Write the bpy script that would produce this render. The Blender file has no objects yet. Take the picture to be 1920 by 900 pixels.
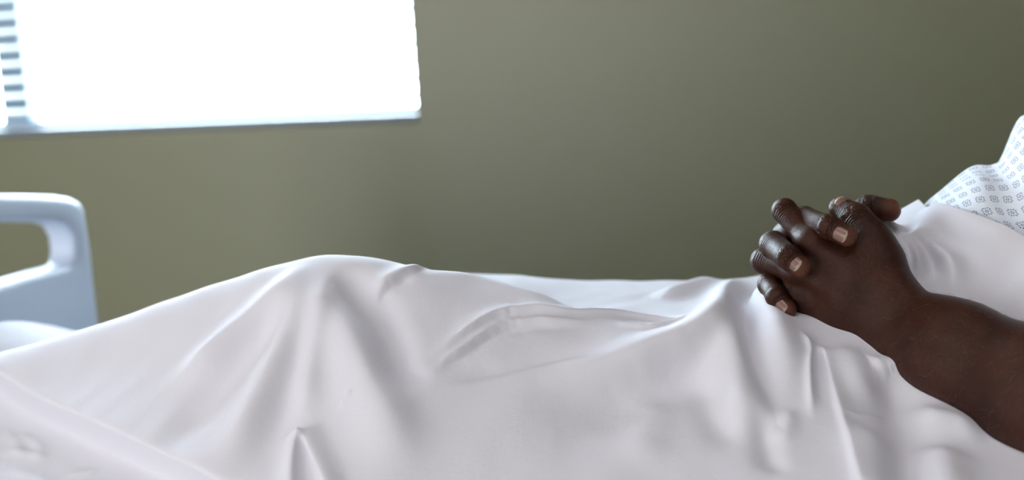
import bpy, bmesh, math, random
import numpy as np
from mathutils import Vector, Matrix

# ------------------------------------------------------------------ camera
F = 2667.0; W, H = 1920.0, 900.0
CAM = np.array([0.0, -1.15, 1.07]); YAW, PITCH, ROLL = 15.0, 10.0, 3.5
BED = 0.65                                      # mattress top above the floor

def cam_basis(yaw, pitch, roll):
    y, p, r = map(math.radians, (yaw, pitch, roll))
    f = np.array([-math.sin(y)*math.cos(p), math.cos(y)*math.cos(p), -math.sin(p)])
    rt = np.cross(f, [0, 0, 1]); rt /= np.linalg.norm(rt); up = np.cross(rt, f)
    return f, rt*math.cos(r)-up*math.sin(r), up*math.cos(r)+rt*math.sin(r)
CF, CR, CU = cam_basis(YAW, PITCH, ROLL)
def ray(px, py): return CF + CR*((px-W/2)/F) - CU*((py-H/2)/F)
def at(px, py, axis, val):                      # point on the plane axis = val seen at a pixel
    d = ray(px, py); return CAM + d*((val-CAM[axis])/d[axis])
def P(px, py, Y): return at(px, py, 1, Y)

sc = bpy.context.scene
C = sc.collection
cd = bpy.data.cameras.new('camera'); cam = bpy.data.objects.new('camera', cd); C.objects.link(cam)
m = Matrix([[CR[i], CU[i], -CF[i], CAM[i]] for i in range(3)] + [[0, 0, 0, 1]])
cam.matrix_world = m
cd.sensor_width = 36.0; cd.lens = F/W*36.0; cd.clip_start = 0.02; cd.clip_end = 60
cd.dof.use_dof = True; cd.dof.focus_distance = 1.05; cd.dof.aperture_fstop = 3.6
sc.camera = cam

# ------------------------------------------------------------------ world and light
wd = bpy.data.worlds.new('sky'); sc.world = wd; wd.use_nodes = True
bg = wd.node_tree.nodes['Background']
bg.inputs['Color'].default_value = (0.74, 0.87, 1.0, 1); bg.inputs['Strength'].default_value = 43.0

def area(name, loc, rot, sx, sy, power, col):
    l = bpy.data.lights.new(name, 'AREA'); l.shape = 'RECTANGLE'; l.size = sx; l.size_y = sy
    l.energy = power; l.color = col
    o = bpy.data.objects.new(name, l); C.objects.link(o); o.location = loc; o.rotation_euler = rot
    return o
# area lights added in two unseen window openings, in place of daylight
area('daylight_fill_front', (-1.85, -3.12, 1.15), (math.radians(90), 0, 0), 1.5, 2.2, 88, (1.0, 0.945, 0.955))
area('daylight_fill_left', (-2.82, -1.45, 1.40), (0, math.radians(-90), 0), 1.4, 1.7, 20, (1.0, 0.945, 0.93))

# overhead fill added to even out the light on the sheet
area('overhead_fill', (0.0, -1.15, 2.668), (0, 0, 0), 1.16, 0.56, 19, (1.0, 0.945, 0.955))

sc.view_settings.view_transform = 'Standard'; sc.view_settings.look = 'None'
sc.view_settings.gamma = 1.0; sc.view_settings.use_curve_mapping = False
sc.view_settings.exposure = -0.44
sc.cycles.use_denoising = True
sc.cycles.max_bounces = 8; sc.cycles.diffuse_bounces = 5; sc.cycles.transparent_max_bounces = 12
sc.cycles.sample_clamp_indirect = 6.0

# ------------------------------------------------------------------ helpers
def tag(o, label=None, cat=None, group=None, kind=None):
    for k, v in (('label', label), ('category', cat), ('group', group), ('kind', kind)):
        if v: o[k] = v
    return o
def link(name, me, mat=None, parent=None, smooth=False):
    if mat is not None and not me.materials: me.materials.append(mat)
    o = bpy.data.objects.new(name, me); C.objects.link(o)
    if parent is not None: o.parent = parent
    if smooth:
        me.polygons.foreach_set('use_smooth', np.ones(len(me.polygons), bool))
    return o
def empty(name, loc=(0, 0, 0)):
    o = bpy.data.objects.new(name, None); C.objects.link(o); o.location = loc; o.empty_display_size = 0.05
    return o
def bm_mesh(name, bm):
    bmesh.ops.recalc_face_normals(bm, faces=bm.faces)
    me = bpy.data.meshes.new(name); bm.to_mesh(me); bm.free(); return me
def box_bm(bm, lo, hi, bev=0.0, seg=2):
    lo = np.array(lo, float); hi = np.array(hi, float)
    r = bmesh.ops.create_cube(bm, size=1.0)
    bmesh.ops.transform(bm, matrix=Matrix.Translation(Vector((lo+hi)/2)) @ Matrix.Diagonal(Vector(list(hi-lo)+[1])), verts=r['verts'])
    if bev:
        es = list({e for v in r['verts'] for e in v.link_edges})
        bmesh.ops.bevel(bm, geom=es, offset=bev, segments=seg, profile=0.5, affect='EDGES')
def box(name, lo, hi, mat, parent=None, bev=0.0, seg=2):
    bm = bmesh.new(); box_bm(bm, lo, hi, bev, seg)
    me = bm_mesh(name, bm); o = link(name, me, mat, parent)
    if bev: me.polygons.foreach_set('use_smooth', np.ones(len(me.polygons), bool)); me.set_sharp_from_angle(angle=math.radians(50))
    return o
def grid_mesh(name, V, uv=None):                # V: (n, m, 3) array -> quad mesh
    n, mm = V.shape[:2]
    idx = np.arange(n*mm).reshape(n, mm)
    q = np.stack([idx[:-1, :-1], idx[1:, :-1], idx[1:, 1:], idx[:-1, 1:]], -1).reshape(-1, 4)
    return quad_mesh(name, V.reshape(-1, 3), q, None if uv is None else uv.reshape(-1, 2))
def quad_mesh(name, verts, quads, uv=None):
    me = bpy.data.meshes.new(name)
    me.vertices.add(len(verts)); me.vertices.foreach_set('co', np.ascontiguousarray(verts, np.float32).ravel())
    me.loops.add(quads.size); me.loops.foreach_set('vertex_index', np.ascontiguousarray(quads, np.int32).ravel())
    me.polygons.add(len(quads)); me.polygons.foreach_set('loop_start', np.arange(0, quads.size, 4, dtype=np.int32))
    me.polygons.foreach_set('use_smooth', np.ones(len(quads), bool))
    if uv is not None:
        l = me.uv_layers.new(name='UVMap'); l.data.foreach_set('uv', np.ascontiguousarray(uv[quads.ravel()], np.float32).ravel())
    me.update(calc_edges=True); me.validate(); return me

# ------------------------------------------------------------------ materials
def new_mat(name):
    mt = bpy.data.materials.new(name); mt.use_nodes = True
    nt = mt.node_tree; return mt, nt, nt.nodes['Principled BSDF']
def node(nt, typ, **kw):
    n = nt.nodes.new(typ)
    for k, v in kw.items():
        if k.startswith('i_'): n.inputs[k[2:]].default_value = v
        else: setattr(n, k, v)
    return n
def math_n(nt, op, a, b=None, c=None, clamp=False):
    n = nt.nodes.new('ShaderNodeMath'); n.operation = op; n.use_clamp = clamp
    for i, v in enumerate((a, b, c)):
        if v is None: continue
        if isinstance(v, (int, float)): n.inputs[i].default_value = v
        else: nt.links.new(v, n.inputs[i])
    return n.outputs[0]
def noise_bump(nt, b, coord, scale, strength, dist, detail=4):
    nz = node(nt, 'ShaderNodeTexNoise', i_Scale=scale, i_Detail=detail)
    nt.links.new(coord, nz.inputs['Vector'])
    bp = node(nt, 'ShaderNodeBump', i_Strength=strength, i_Distance=dist)
    nt.links.new(nz.outputs['Fac'], bp.inputs['Height']); nt.links.new(bp.outputs['Normal'], b.inputs['Normal'])
    return nz, bp
def plain(name, col, rough=0.5, bump=None, var=0.0, spec=0.5):
    mt, nt, b = new_mat(name)
    b.inputs['Roughness'].default_value = rough; b.inputs['Specular IOR Level'].default_value = spec
    tc = node(nt, 'ShaderNodeTexCoord')
    nz = node(nt, 'ShaderNodeTexNoise', i_Scale=6.0, i_Detail=5.0); nt.links.new(tc.outputs['Object'], nz.inputs['Vector'])
    mx = node(nt, 'ShaderNodeMix', data_type='RGBA')
    mx.inputs['A'].default_value = tuple(c*(1-var) for c in col)+(1,); mx.inputs['B'].default_value = tuple(min(1, c*(1+var)) for c in col)+(1,)
    nt.links.new(nz.outputs['Fac'], mx.inputs['Factor']); nt.links.new(mx.outputs['Result'], b.inputs['Base Color'])
    if bump: noise_bump(nt, b, tc.outputs['Object'], *bump)
    return mt

M_WALL = plain('olive_wall_paint', (0.184, 0.184, 0.102), 0.46, (260.0, 0.04, 0.001), 0.03, 1.0)
M_CEIL = plain('white_ceiling_paint', (0.42, 0.42, 0.41), 0.8, (120.0, 0.1, 0.002), 0.02)
M_FLOOR = plain('grey_vinyl_floor', (0.50, 0.49, 0.46), 0.35, (40.0, 0.05, 0.001), 0.08)
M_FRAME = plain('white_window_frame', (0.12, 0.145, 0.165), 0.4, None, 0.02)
M_RAIL = plain('shaded_blind_rail', (0.30, 0.36, 0.44), 0.4, None, 0.02)  # backlit shade of the bottom rail put into its colour
M_SILL = plain('pale_sill_paint', (0.22, 0.25, 0.29), 0.4, None, 0.02)
M_SLAT = plain('white_blind_slat', (0.78, 0.80, 0.82), 0.4, None, 0.02)
M_PLAST = plain('pale_blue_bed_plastic', (0.72, 0.82, 1.0), 0.38, (300.0, 0.04, 0.001), 0.02)
M_METAL = plain('grey_painted_metal', (0.45, 0.47, 0.50), 0.35, None, 0.03)
M_RUBBER = plain('dark_rubber', (0.03, 0.03, 0.035), 0.6, None, 0.05)

def cloth_mat(name, col, uvscale=1.0, weave=0.25):
    mt, nt, b = new_mat(name)
    b.inputs['Roughness'].default_value = 0.85; b.inputs['Specular IOR Level'].default_value = 0.2
    b.inputs['Sheen Weight'].default_value = 0.25; b.inputs['Sheen Roughness'].default_value = 0.4
    b.inputs['Base Color'].default_value = col+(1,)
    uv = node(nt, 'ShaderNodeUVMap'); uv.uv_map = 'UVMap'
    mp = node(nt, 'ShaderNodeMapping'); nt.links.new(uv.outputs['UV'], mp.inputs['Vector'])
    hs = []
    for sc_ in ((2600.0, 160.0, 1.0), (160.0, 2600.0, 1.0)):      # threads of the weave, slightly slubby
        m2 = node(nt, 'ShaderNodeMapping'); m2.inputs['Scale'].default_value = sc_
        nt.links.new(mp.outputs['Vector'], m2.inputs['Vector'])
        nz = node(nt, 'ShaderNodeTexNoise', i_Scale=1.0, i_Detail=2.0); nt.links.new(m2.outputs['Vector'], nz.inputs['Vector'])
        hs.append(nz.outputs['Fac'])
    h = math_n(nt, 'ADD', hs[0], hs[1])
    n3 = node(nt, 'ShaderNodeTexNoise', i_Scale=55.0, i_Detail=4.0); nt.links.new(mp.outputs['Vector'], n3.inputs['Vector'])
    bp1 = node(nt, 'ShaderNodeBump', i_Strength=0.16, i_Distance=0.004); nt.links.new(n3.outputs['Fac'], bp1.inputs['Height'])
    bp = node(nt, 'ShaderNodeBump', i_Strength=weave, i_Distance=0.0006); nt.links.new(h, bp.inputs['Height'])
    nt.links.new(bp1.outputs['Normal'], bp.inputs['Normal']); nt.links.new(bp.outputs['Normal'], b.inputs['Normal'])
    return mt, nt, b
M_SHEET, _, _ = cloth_mat('white_cotton_sheet', (0.782, 0.772, 0.848))
M_MATT, _, _ = cloth_mat('white_mattress_cover', (0.80, 0.79, 0.80))

def gown_mat():
    mt, nt, b = cloth_mat('printed_gown_cotton', (0.80, 0.85, 0.94), weave=0.15)
    uv = nt.nodes['UV Map'] if 'UV Map' in nt.nodes else [n for n in nt.nodes if n.type == 'UVMAP'][0]
    sp = node(nt, 'ShaderNodeSeparateXYZ'); nt.links.new(uv.outputs['UV'], sp.inputs['Vector'])
    pu, pv = 0.0105, 0.0125                              # repeat of the print in metres
    fu = math_n(nt, 'DIVIDE', sp.outputs['X'], pu); fv = math_n(nt, 'DIVIDE', sp.outputs['Y'], pv)
    row = math_n(nt, 'FLOOR', fv)
    x = math_n(nt, 'MULTIPLY', math_n(nt, 'SUBTRACT', math_n(nt, 'FRACT', fu), 0.5), pu*1000)
    y = math_n(nt, 'MULTIPLY', math_n(nt, 'SUBTRACT', math_n(nt, 'FRACT', fv), 0.5), pv*1000)   # millimetres
    ax = math_n(nt, 'ABSOLUTE', x); ay = math_n(nt, 'ABSOLUTE', y)
    cheb = math_n(nt, 'MAXIMUM', ax, ay)
    sq = math_n(nt, 'LESS_THAN', math_n(nt, 'ABSOLUTE', math_n(nt, 'SUBTRACT', cheb, 0.85)), 0.30)
    r = math_n(nt, 'SQRT', math_n(nt, 'ADD', math_n(nt, 'MULTIPLY', x, x), math_n(nt, 'MULTIPLY', y, y)))
    an = math_n(nt, 'ARCTAN2', y, x)
    pet = math_n(nt, 'GREATER_THAN', math_n(nt, 'COSINE', math_n(nt, 'MULTIPLY', an, 12.0)), -0.15)
    rad = math_n(nt, 'ADD', 3.0, math_n(nt, 'MULTIPLY', math_n(nt, 'COSINE', math_n(nt, 'MULTIPLY', an, 4.0)), -0.45))
    ring = math_n(nt, 'LESS_THAN', math_n(nt, 'ABSOLUTE', math_n(nt, 'SUBTRACT', r, rad)), 0.72)
    mk = math_n(nt, 'MAXIMUM', sq, math_n(nt, 'MULTIPLY', pet, ring))
    mx = node(nt, 'ShaderNodeMix', data_type='RGBA')
    mx.inputs['A'].default_value = (0.80, 0.85, 0.94, 1); mx.inputs['B'].default_value = (0.19, 0.23, 0.35, 1)
    nt.links.new(mk, mx.inputs['Factor']); nt.links.new(mx.outputs['Result'], b.inputs['Base Color'])
    return mt
M_GOWN = gown_mat()

def skin_mat():
    mt, nt, b = new_mat('dark_brown_skin')
    b.inputs['Roughness'].default_value = 0.32; b.inputs['Specular IOR Level'].default_value = 0.16
    b.inputs['Subsurface Weight'].default_value = 0.12; b.inputs['Subsurface Radius'].default_value = (0.004, 0.0015, 0.0008)
    b.inputs['Subsurface Scale'].default_value = 1.0
    tc = node(nt, 'ShaderNodeTexCoord'); co = tc.outputs['Object']
    n1 = node(nt, 'ShaderNodeTexNoise', i_Scale=28.0, i_Detail=6.0, i_Roughness=0.6); nt.links.new(co, n1.inputs['Vector'])
    rp = node(nt, 'ShaderNodeValToRGB'); nt.links.new(n1.outputs['Fac'], rp.inputs['Fac'])
    rp.color_ramp.elements[0].position = 0.3; rp.color_ramp.elements[0].color = (0.028, 0.0094, 0.0056, 1)
    rp.color_ramp.elements[1].position = 0.75; rp.color_ramp.elements[1].color = (0.064, 0.0210, 0.0130, 1)
    # paler, redder fingertips and pads
    tip = node(nt, 'ShaderNodeAttribute'); tip.attribute_name = 'tip'
    mx = node(nt, 'ShaderNodeMix', data_type='RGBA'); mx.inputs['B'].default_value = (0.165, 0.066, 0.042, 1)
    nt.links.new(rp.outputs['Color'], mx.inputs['A']); nt.links.new(tip.outputs['Fac'], mx.inputs['Factor'])
    nt.links.new(mx.outputs['Result'], b.inputs['Base Color'])
    # knuckle creases run across each finger, fine cell relief everywhere
    ax = node(nt, 'ShaderNodeAttribute'); ax.attribute_name = 'axial'
    wr = node(nt, 'ShaderNodeAttribute'); wr.attribute_name = 'wrinkle'
    n2 = node(nt, 'ShaderNodeTexNoise', i_Scale=170.0, i_Detail=3.0); nt.links.new(co, n2.inputs['Vector'])
    ph = math_n(nt, 'ADD', math_n(nt, 'MULTIPLY', ax.outputs['Fac'], 2*math.pi/0.0021), math_n(nt, 'MULTIPLY', n2.outputs['Fac'], 7.0))
    wv = math_n(nt, 'MULTIPLY', math_n(nt, 'POWER', math_n(nt, 'ABSOLUTE', math_n(nt, 'SINE', math_n(nt, 'MULTIPLY', ph, 0.5))), 0.45), wr.outputs['Fac'])
    vo = node(nt, 'ShaderNodeTexVoronoi', i_Scale=1150.0); vo.feature = 'DISTANCE_TO_EDGE'; nt.links.new(co, vo.inputs['Vector'])
    n4 = node(nt, 'ShaderNodeTexNoise', i_Scale=420.0, i_Detail=4.0); nt.links.new(co, n4.inputs['Vector'])
    b1 = node(nt, 'ShaderNodeBump', i_Strength=1.0, i_Distance=0.0014); nt.links.new(wv, b1.inputs['Height'])
    b2 = node(nt, 'ShaderNodeBump', i_Strength=0.42, i_Distance=0.0008); nt.links.new(vo.outputs['Distance'], b2.inputs['Height'])
    b3 = node(nt, 'ShaderNodeBump', i_Strength=0.2, i_Distance=0.0010); nt.links.new(n4.outputs['Fac'], b3.inputs['Height'])
    nt.links.new(b1.outputs['Normal'], b2.inputs['Normal']); nt.links.new(b2.outputs['Normal'], b3.inputs['Normal'])
    nt.links.new(b3.outputs['Normal'], b.inputs['Normal'])
    return mt
M_SKIN = skin_mat()
M_NAIL = plain('fingernail', (0.20, 0.108, 0.088), 0.28, (500.0, 0.05, 0.0005), 0.12)
def nail_edge():                                # paler free edge of the nail
    nt = M_NAIL.node_tree; b = nt.nodes['Principled BSDF']; src = b.inputs['Base Color'].links[0].from_socket
    uv = node(nt, 'ShaderNodeUVMap'); uv.uv_map = 'UVMap'; sp = node(nt, 'ShaderNodeSeparateXYZ'); nt.links.new(uv.outputs['UV'], sp.inputs['Vector'])
    mx = node(nt, 'ShaderNodeMix', data_type='RGBA'); mx.inputs['B'].default_value = (0.46, 0.34, 0.27, 1)
    nt.links.new(math_n(nt, 'MULTIPLY', math_n(nt, 'SUBTRACT', sp.outputs['Y'], 0.84), 12.0, clamp=True), mx.inputs['Factor'])
    nt.links.new(src, mx.inputs['A']); nt.links.new(mx.outputs['Result'], b.inputs['Base Color'])
nail_edge()
M_HAIR = plain('fine_arm_hair', (0.13, 0.10, 0.085), 0.4, None, 0.1)
def glass_mat():
    mt = bpy.data.materials.new('window_glass'); mt.use_nodes = True; nt = mt.node_tree; nt.nodes.clear()
    o = node(nt, 'ShaderNodeOutputMaterial'); t = node(nt, 'ShaderNodeBsdfTransparent'); g = node(nt, 'ShaderNodeBsdfGlossy', i_Roughness=0.02)
    t.inputs['Color'].default_value = (0.96, 0.98, 0.97, 1)
    mx = node(nt, 'ShaderNodeMixShader', i_Fac=0.06)
    nt.links.new(t.outputs[0], mx.inputs[1]); nt.links.new(g.outputs[0], mx.inputs[2]); nt.links.new(mx.outputs[0], o.inputs['Surface'])
    return mt
M_GLASS = glass_mat()

# ------------------------------------------------------------------ the room
X0, X1, Y0, Y1, ZC = -2.7, 2.3, -3.0, 1.00, 2.7
TH = 0.14
def wall_with_hole(name, y_in, y_out, x0, x1, hx0, hx1, hz0, hz1):
    bm = bmesh.new()
    ya, yb = sorted((y_in, y_out))
    for lo, hi in (((x0, ya, 0), (hx0, yb, ZC)), ((hx1, ya, 0), (x1, yb, ZC)), ((hx0, ya, 0), (hx1, yb, hz0)), ((hx0, ya, hz1), (hx1, yb, ZC))):
        box_bm(bm, lo, hi)
    bmesh.ops.remove_doubles(bm, verts=bm.verts, dist=1e-5)
    return tag(link(name, bm_mesh(name, bm), M_WALL), kind='structure')
WX1 = P(784, 228, Y1)[0]; WZ0 = P(784, 229, Y1)[2]; WX0, WZ1 = -2.25, 2.10
wall_with_hole('wall_back', Y1, Y1+TH, X0-TH, X1+TH, WX0, WX1, WZ0, WZ1)
wall_with_hole('wall_front', Y0-TH, Y0, X0-TH, X1+TH, -2.6, -1.1, 0.05, 2.25)
def left_wall():
    bm = bmesh.new(); a, b, c, d = -2.30, -0.60, 0.70, 2.10
    for lo, hi in (((X0-TH, Y0, 0), (X0, a, ZC)), ((X0-TH, b, 0), (X0, Y1, ZC)), ((X0-TH, a, 0), (X0, b, c)), ((X0-TH, a, d), (X0, b, ZC))): box_bm(bm, lo, hi)
    tag(link('wall_left', bm_mesh('wall_left', bm), M_WALL), kind='structure')
    root = empty('fill_window_left', (X0-TH/2, (a+b)/2, c)); tag(root, kind='structure')  # unseen window, put in to light wall and sheet from the left
    for nm, lo, hi in (('frame_rail', (X0-0.09, a, c), (X0-0.04, b, c+0.03)), ('frame_rail', (X0-0.09, a, d-0.03), (X0-0.04, b, d)), ('frame_stile', (X0-0.09, a, c+0.03), (X0-0.04, a+0.03, d-0.03)), ('frame_stile', (X0-0.09, b-0.03, c+0.03), (X0-0.04, b, d-0.03)), ('mullion', (X0-0.09, -1.47, c+0.03), (X0-0.04, -1.43, d-0.03))):
        o = box(nm, lo, hi, M_FRAME, root, 0.004); o.matrix_parent_inverse = Matrix.Translation(-root.location)
    o = box('sky_block_panel', (X0-0.135, a, c), (X0-0.128, b, d), M_SLAT, root); o.matrix_parent_inverse = Matrix.Translation(-root.location)  # unseen opaque panel added to keep the sky out of this opening
left_wall()
for nm, lo, hi, mt in (('wall_right', (X1, Y0, 0), (X1+TH, Y1, ZC), M_WALL),
                       ('floor', (X0-TH, Y0-TH, -0.05), (X1+TH, Y1+TH, 0), M_FLOOR), ('ceiling', (X0-TH, Y0-TH, ZC), (X1+TH, Y1+TH, ZC+0.05), M_CEIL)):
    st = tag(box(nm, lo, hi, mt), kind='structure')
box('fill_light_plate', (-0.62, -1.46, 2.676), (0.62, -0.84, 2.6995), M_SLAT, st, 0.004)      # unseen plate dressing the added overhead fill; st is the ceiling

def window(name, x0, x1, z0, z1, yin, yout, mull):
    root = empty(name, ((x0+x1)/2, (yin+yout)/2, z0)); tag(root, kind='structure')
    inv = Matrix.Translation(-root.location)
    yf = yin + (yout-yin)*0.62; yg = yin + (yout-yin)*0.9; fw = 0.016
    def part(nm, lo, hi, mt, bev=0.004):
        lo2 = [min(a, b) for a, b in zip(lo, hi)]; hi2 = [max(a, b) for a, b in zip(lo, hi)]
        o = box(nm, lo2, hi2, mt, root, bev); o.matrix_parent_inverse = inv; return o
    part('frame_rail', (x0, yf, z0), (x1, yg, z0+fw), M_FRAME); part('frame_rail', (x0, yf, z1-fw), (x1, yg, z1), M_FRAME)
    part('frame_stile', (x0, yf, z0+fw), (x0+fw, yg, z1-fw), M_FRAME); part('frame_stile', (x1-fw, yf, z0+fw), (x1, yg, z1-fw), M_FRAME)
    part('mullion', (mull-0.030, yf, z0+fw), (mull+0.026, yg, z1-fw), M_FRAME)
    for a, b_ in ((x0+fw, mull-0.030), (mull+0.026, x1-fw)):
        ym = (yf+yg)/2; part('pane', (a, ym-0.002, z0+fw), (b_, ym+0.002, z1-fw), M_GLASS, 0)
    part('window_sill', (x0+0.001, yin, z0+0.0005), (x1-0.001, yf-0.001*np.sign(yg-yf), z0+0.010), M_SILL, 0.003)
    return root
MUL = P(22, 130, Y1+0.09)[0]
window('window_1', WX0, WX1, WZ0, WZ1, Y1, Y1+TH, MUL)
w2 = window('fill_window_front', -2.6, -1.1, 0.05, 2.25, Y0, Y0-TH, -1.85)  # unseen window, placed and sized for its light on the wall
o = box('sky_block_panel', (-2.6, -3.135, 0.05), (-1.1, -3.128, 2.25), M_SLAT, w2); o.matrix_parent_inverse = Matrix.Translation(-w2.location)  # added panel blocking sky light behind the area light

# venetian blind hanging inside the window recess
bl = empty('venetian_blind', ((WX0+WX1)/2, Y1+0.028, WZ0+0.012))
tag(bl, 'white horizontal slat blind glowing with daylight in the window', 'blind')
bx0, bx1 = WX0+0.012, WX1-0.006
def loc_part(name, me, mt, loc): 
    o = link(name, me, mt, bl); o.location = Vector(loc)-bl.location; return o
n = 9; sw = 0.0238; prof = [((t-0.5)*sw, 0.0022*(1-(2*t-1)**2)) for t in np.linspace(0, 1, n)]
bm = bmesh.new(); hl = (bx1-bx0)/2
top = [[bm.verts.new((x, y, z+0.0004)) for (y, z) in prof] for x in (-hl, hl)]
bot = [[bm.verts.new((x, y, z-0.0004)) for (y, z) in prof] for x in (-hl, hl)]
for i in range(n-1):
    bm.faces.new((top[0][i], top[1][i], top[1][i+1], top[0][i+1])); bm.faces.new((bot[0][i], bot[0][i+1], bot[1][i+1], bot[1][i]))
    for e in (0, 1): bm.faces.new((top[e][i], top[e][i+1], bot[e][i+1], bot[e][i]))
for i in (0, n-1): bm.faces.new((top[0][i], top[1][i], bot[1][i], bot[0][i]))
slat_me = bm_mesh('slat', bm); slat_me.polygons.foreach_set('use_smooth', np.ones(len(slat_me.polygons), bool)); slat_me.set_sharp_from_angle(angle=0.8)
slat_me.materials.append(M_SLAT)
pitch = 0.0277; z = WZ0+0.040; cx = (bx0+bx1)/2; yb = Y1+0.028
while z < WZ1-0.05:
    o = loc_part('slat', slat_me, None, (cx, yb, z)); o.rotation_euler = (math.radians(12), 0, 0); z += pitch
def bxm(name, dx, dy, dz, bev):
    bm = bmesh.new(); box_bm(bm, (-dx/2, -dy/2, -dz/2), (dx/2, dy/2, dz/2), bev); return bm_mesh(name, bm)
loc_part('bottom_rail', bxm('bottom_rail', 2*hl, 0.024, 0.010, 0.003), M_RAIL, (cx, yb, WZ0+0.018))
loc_part('head_rail', bxm('head_rail', 2*hl, 0.03, 0.03, 0.003), M_SLAT, (cx, yb, WZ1-0.018))
cord_me = bxm('ladder_cord', 0.0022, 0.0022, WZ1-WZ0-0.05, 0)
for x in (P(668, 150, yb)[0], -1.15, -1.6, -1.95):
    for dy in (-0.0145, 0.0145): loc_part('ladder_cord', cord_me, M_SLAT, (x, yb+dy, (WZ0+WZ1)/2+0.005))

# ------------------------------------------------------------------ the bed
bed = empty('hospital_bed', (0.05, 0, 0))
tag(bed, 'pale blue plastic hospital bed end with a handle slot, below the window', 'bed')
def bpart(name, lo, hi, mt, bev=0.0, parent=None, seg=2):
    o = box(name, lo, hi, mt, parent or bed, bev, seg)
    o.matrix_parent_inverse = Matrix.Translation(-bed.location); return o
def footboard(name, xf, thick, parent):
    outer = [(188, 605), (181, 540), (173, 470), (166, 420), (161, 393), (152, 379), (136, 371), (110, 367), (60, 365), (0, 364)]
    inner = [(0, 416), (60, 415), (105, 416), (128, 424), (140, 444), (143, 470), (140, 492), (130, 499), (100, 506), (50, 521), (0, 537)]
    yz = lambda L: [tuple(at(px, py, 0, xf)[1:]) for px, py in L]
    o1 = yz(outer); i1 = yz(inner)
    o1 = [(o1[0][0], 0.40)] + o1
    o1 += [(0.12, o1[-1][1]+0.010)]
    i1 = [(0.12, i1[0][1]+0.008)] + i1 + [(0.12, i1[-1][1]+0.002)]
    outer_loop = o1 + [(-y, z) for y, z in reversed(o1)]
    inner_loop = i1 + [(-y, z) for y, z in reversed(i1)]
    bm = bmesh.new()
    eds = []
    for loop in (outer_loop, inner_loop):
        vs = [bm.verts.new((0, y, z)) for y, z in loop]
        eds += [bm.edges.new((vs[i], vs[(i+1) % len(vs)])) for i in range(len(vs))]
    bmesh.ops.triangle_fill(bm, edges=eds, use_beauty=True, use_dissolve=False)
    r = bmesh.ops.extrude_face_region(bm, geom=list(bm.faces))
    bmesh.ops.translate(bm, verts=[g for g in r['geom'] if isinstance(g, bmesh.types.BMVert)], vec=(-thick, 0, 0))
    bmesh.ops.recalc_face_normals(bm, faces=bm.faces)
    es = [e for e in bm.edges if len(e.link_faces) == 2 and e.calc_face_angle(0) > 0.9]
    bmesh.ops.bevel(bm, geom=es, offset=0.0085, segments=4, profile=0.5, affect='EDGES', clamp_overlap=True)
    me = bm_mesh(name, bm); o = link(name, me, M_PLAST, parent, True); me.set_sharp_from_angle(angle=math.radians(60))
    return o
FX = -0.97
fb = footboard('footboard', FX, 0.040, bed); fb.location = Vector((FX, 0, 0))-bed.location
bpart('bed_frame', (-0.96, -0.43, 0.40), (1.05, 0.43, 0.48), M_METAL, 0.01)
for x in (-0.85, 0.95):
    for y in (-0.36, 0.36):
        lg = bpart('leg', (x-0.025, y-0.025, 0.12), (x+0.025, y+0.025, 0.40), M_METAL, 0.006)
        bm = bmesh.new(); bmesh.ops.create_cone(bm, cap_ends=True, segments=24, radius1=0.06, radius2=0.06, depth=0.03, matrix=Matrix.Translation((x, y, 0.06)) @ Matrix.Rotation(math.pi/2, 4, 'X'))
        o = link('caster', bm_mesh('caster', bm), M_RUBBER, lg); o.matrix_parent_inverse = Matrix.Translation(-bed.location)
mat_o = box('mattress', (-0.955, -0.44, 0.481), (1.05, 0.44, BED-0.004), M_MATT, None, 0.03, 4)
tag(mat_o, 'white covered mattress lying beneath the draped sheet', 'mattress')

# ------------------------------------------------------------------ draped sheet
def pchip(xs, Z, q):                            # xs (k), Z (n,k), q (n,m) -> (n,m)
    xs = np.asarray(xs, float); h = np.diff(xs); d = np.diff(Z, axis=1)/h
    mm = np.zeros_like(Z); w1 = 2*h[1:]+h[:-1]; w2 = h[1:]+2*h[:-1]
    a, b = d[:, :-1], d[:, 1:]; ok = a*b > 0
    with np.errstate(divide='ignore', invalid='ignore'):
        mm[:, 1:-1] = np.where(ok, (w1+w2)/(w1/np.where(a == 0, 1, a)+w2/np.where(b == 0, 1, b)), 0)
    mm[:, 0] = d[:, 0]; mm[:, -1] = d[:, -1]
    i = np.clip(np.searchsorted(xs, q, side='right')-1, 0, len(xs)-2)
    r = np.arange(Z.shape[0])[:, None]; t = (q-xs[i])/h[i]; hh = h[i]
    return ((2*t**3-3*t**2+1)*Z[r, i] + (t**3-2*t**2+t)*hh*mm[r, i] + (-2*t**3+3*t**2)*Z[r, i+1] + (t**3-t**2)*hh*mm[r, i+1])

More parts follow.
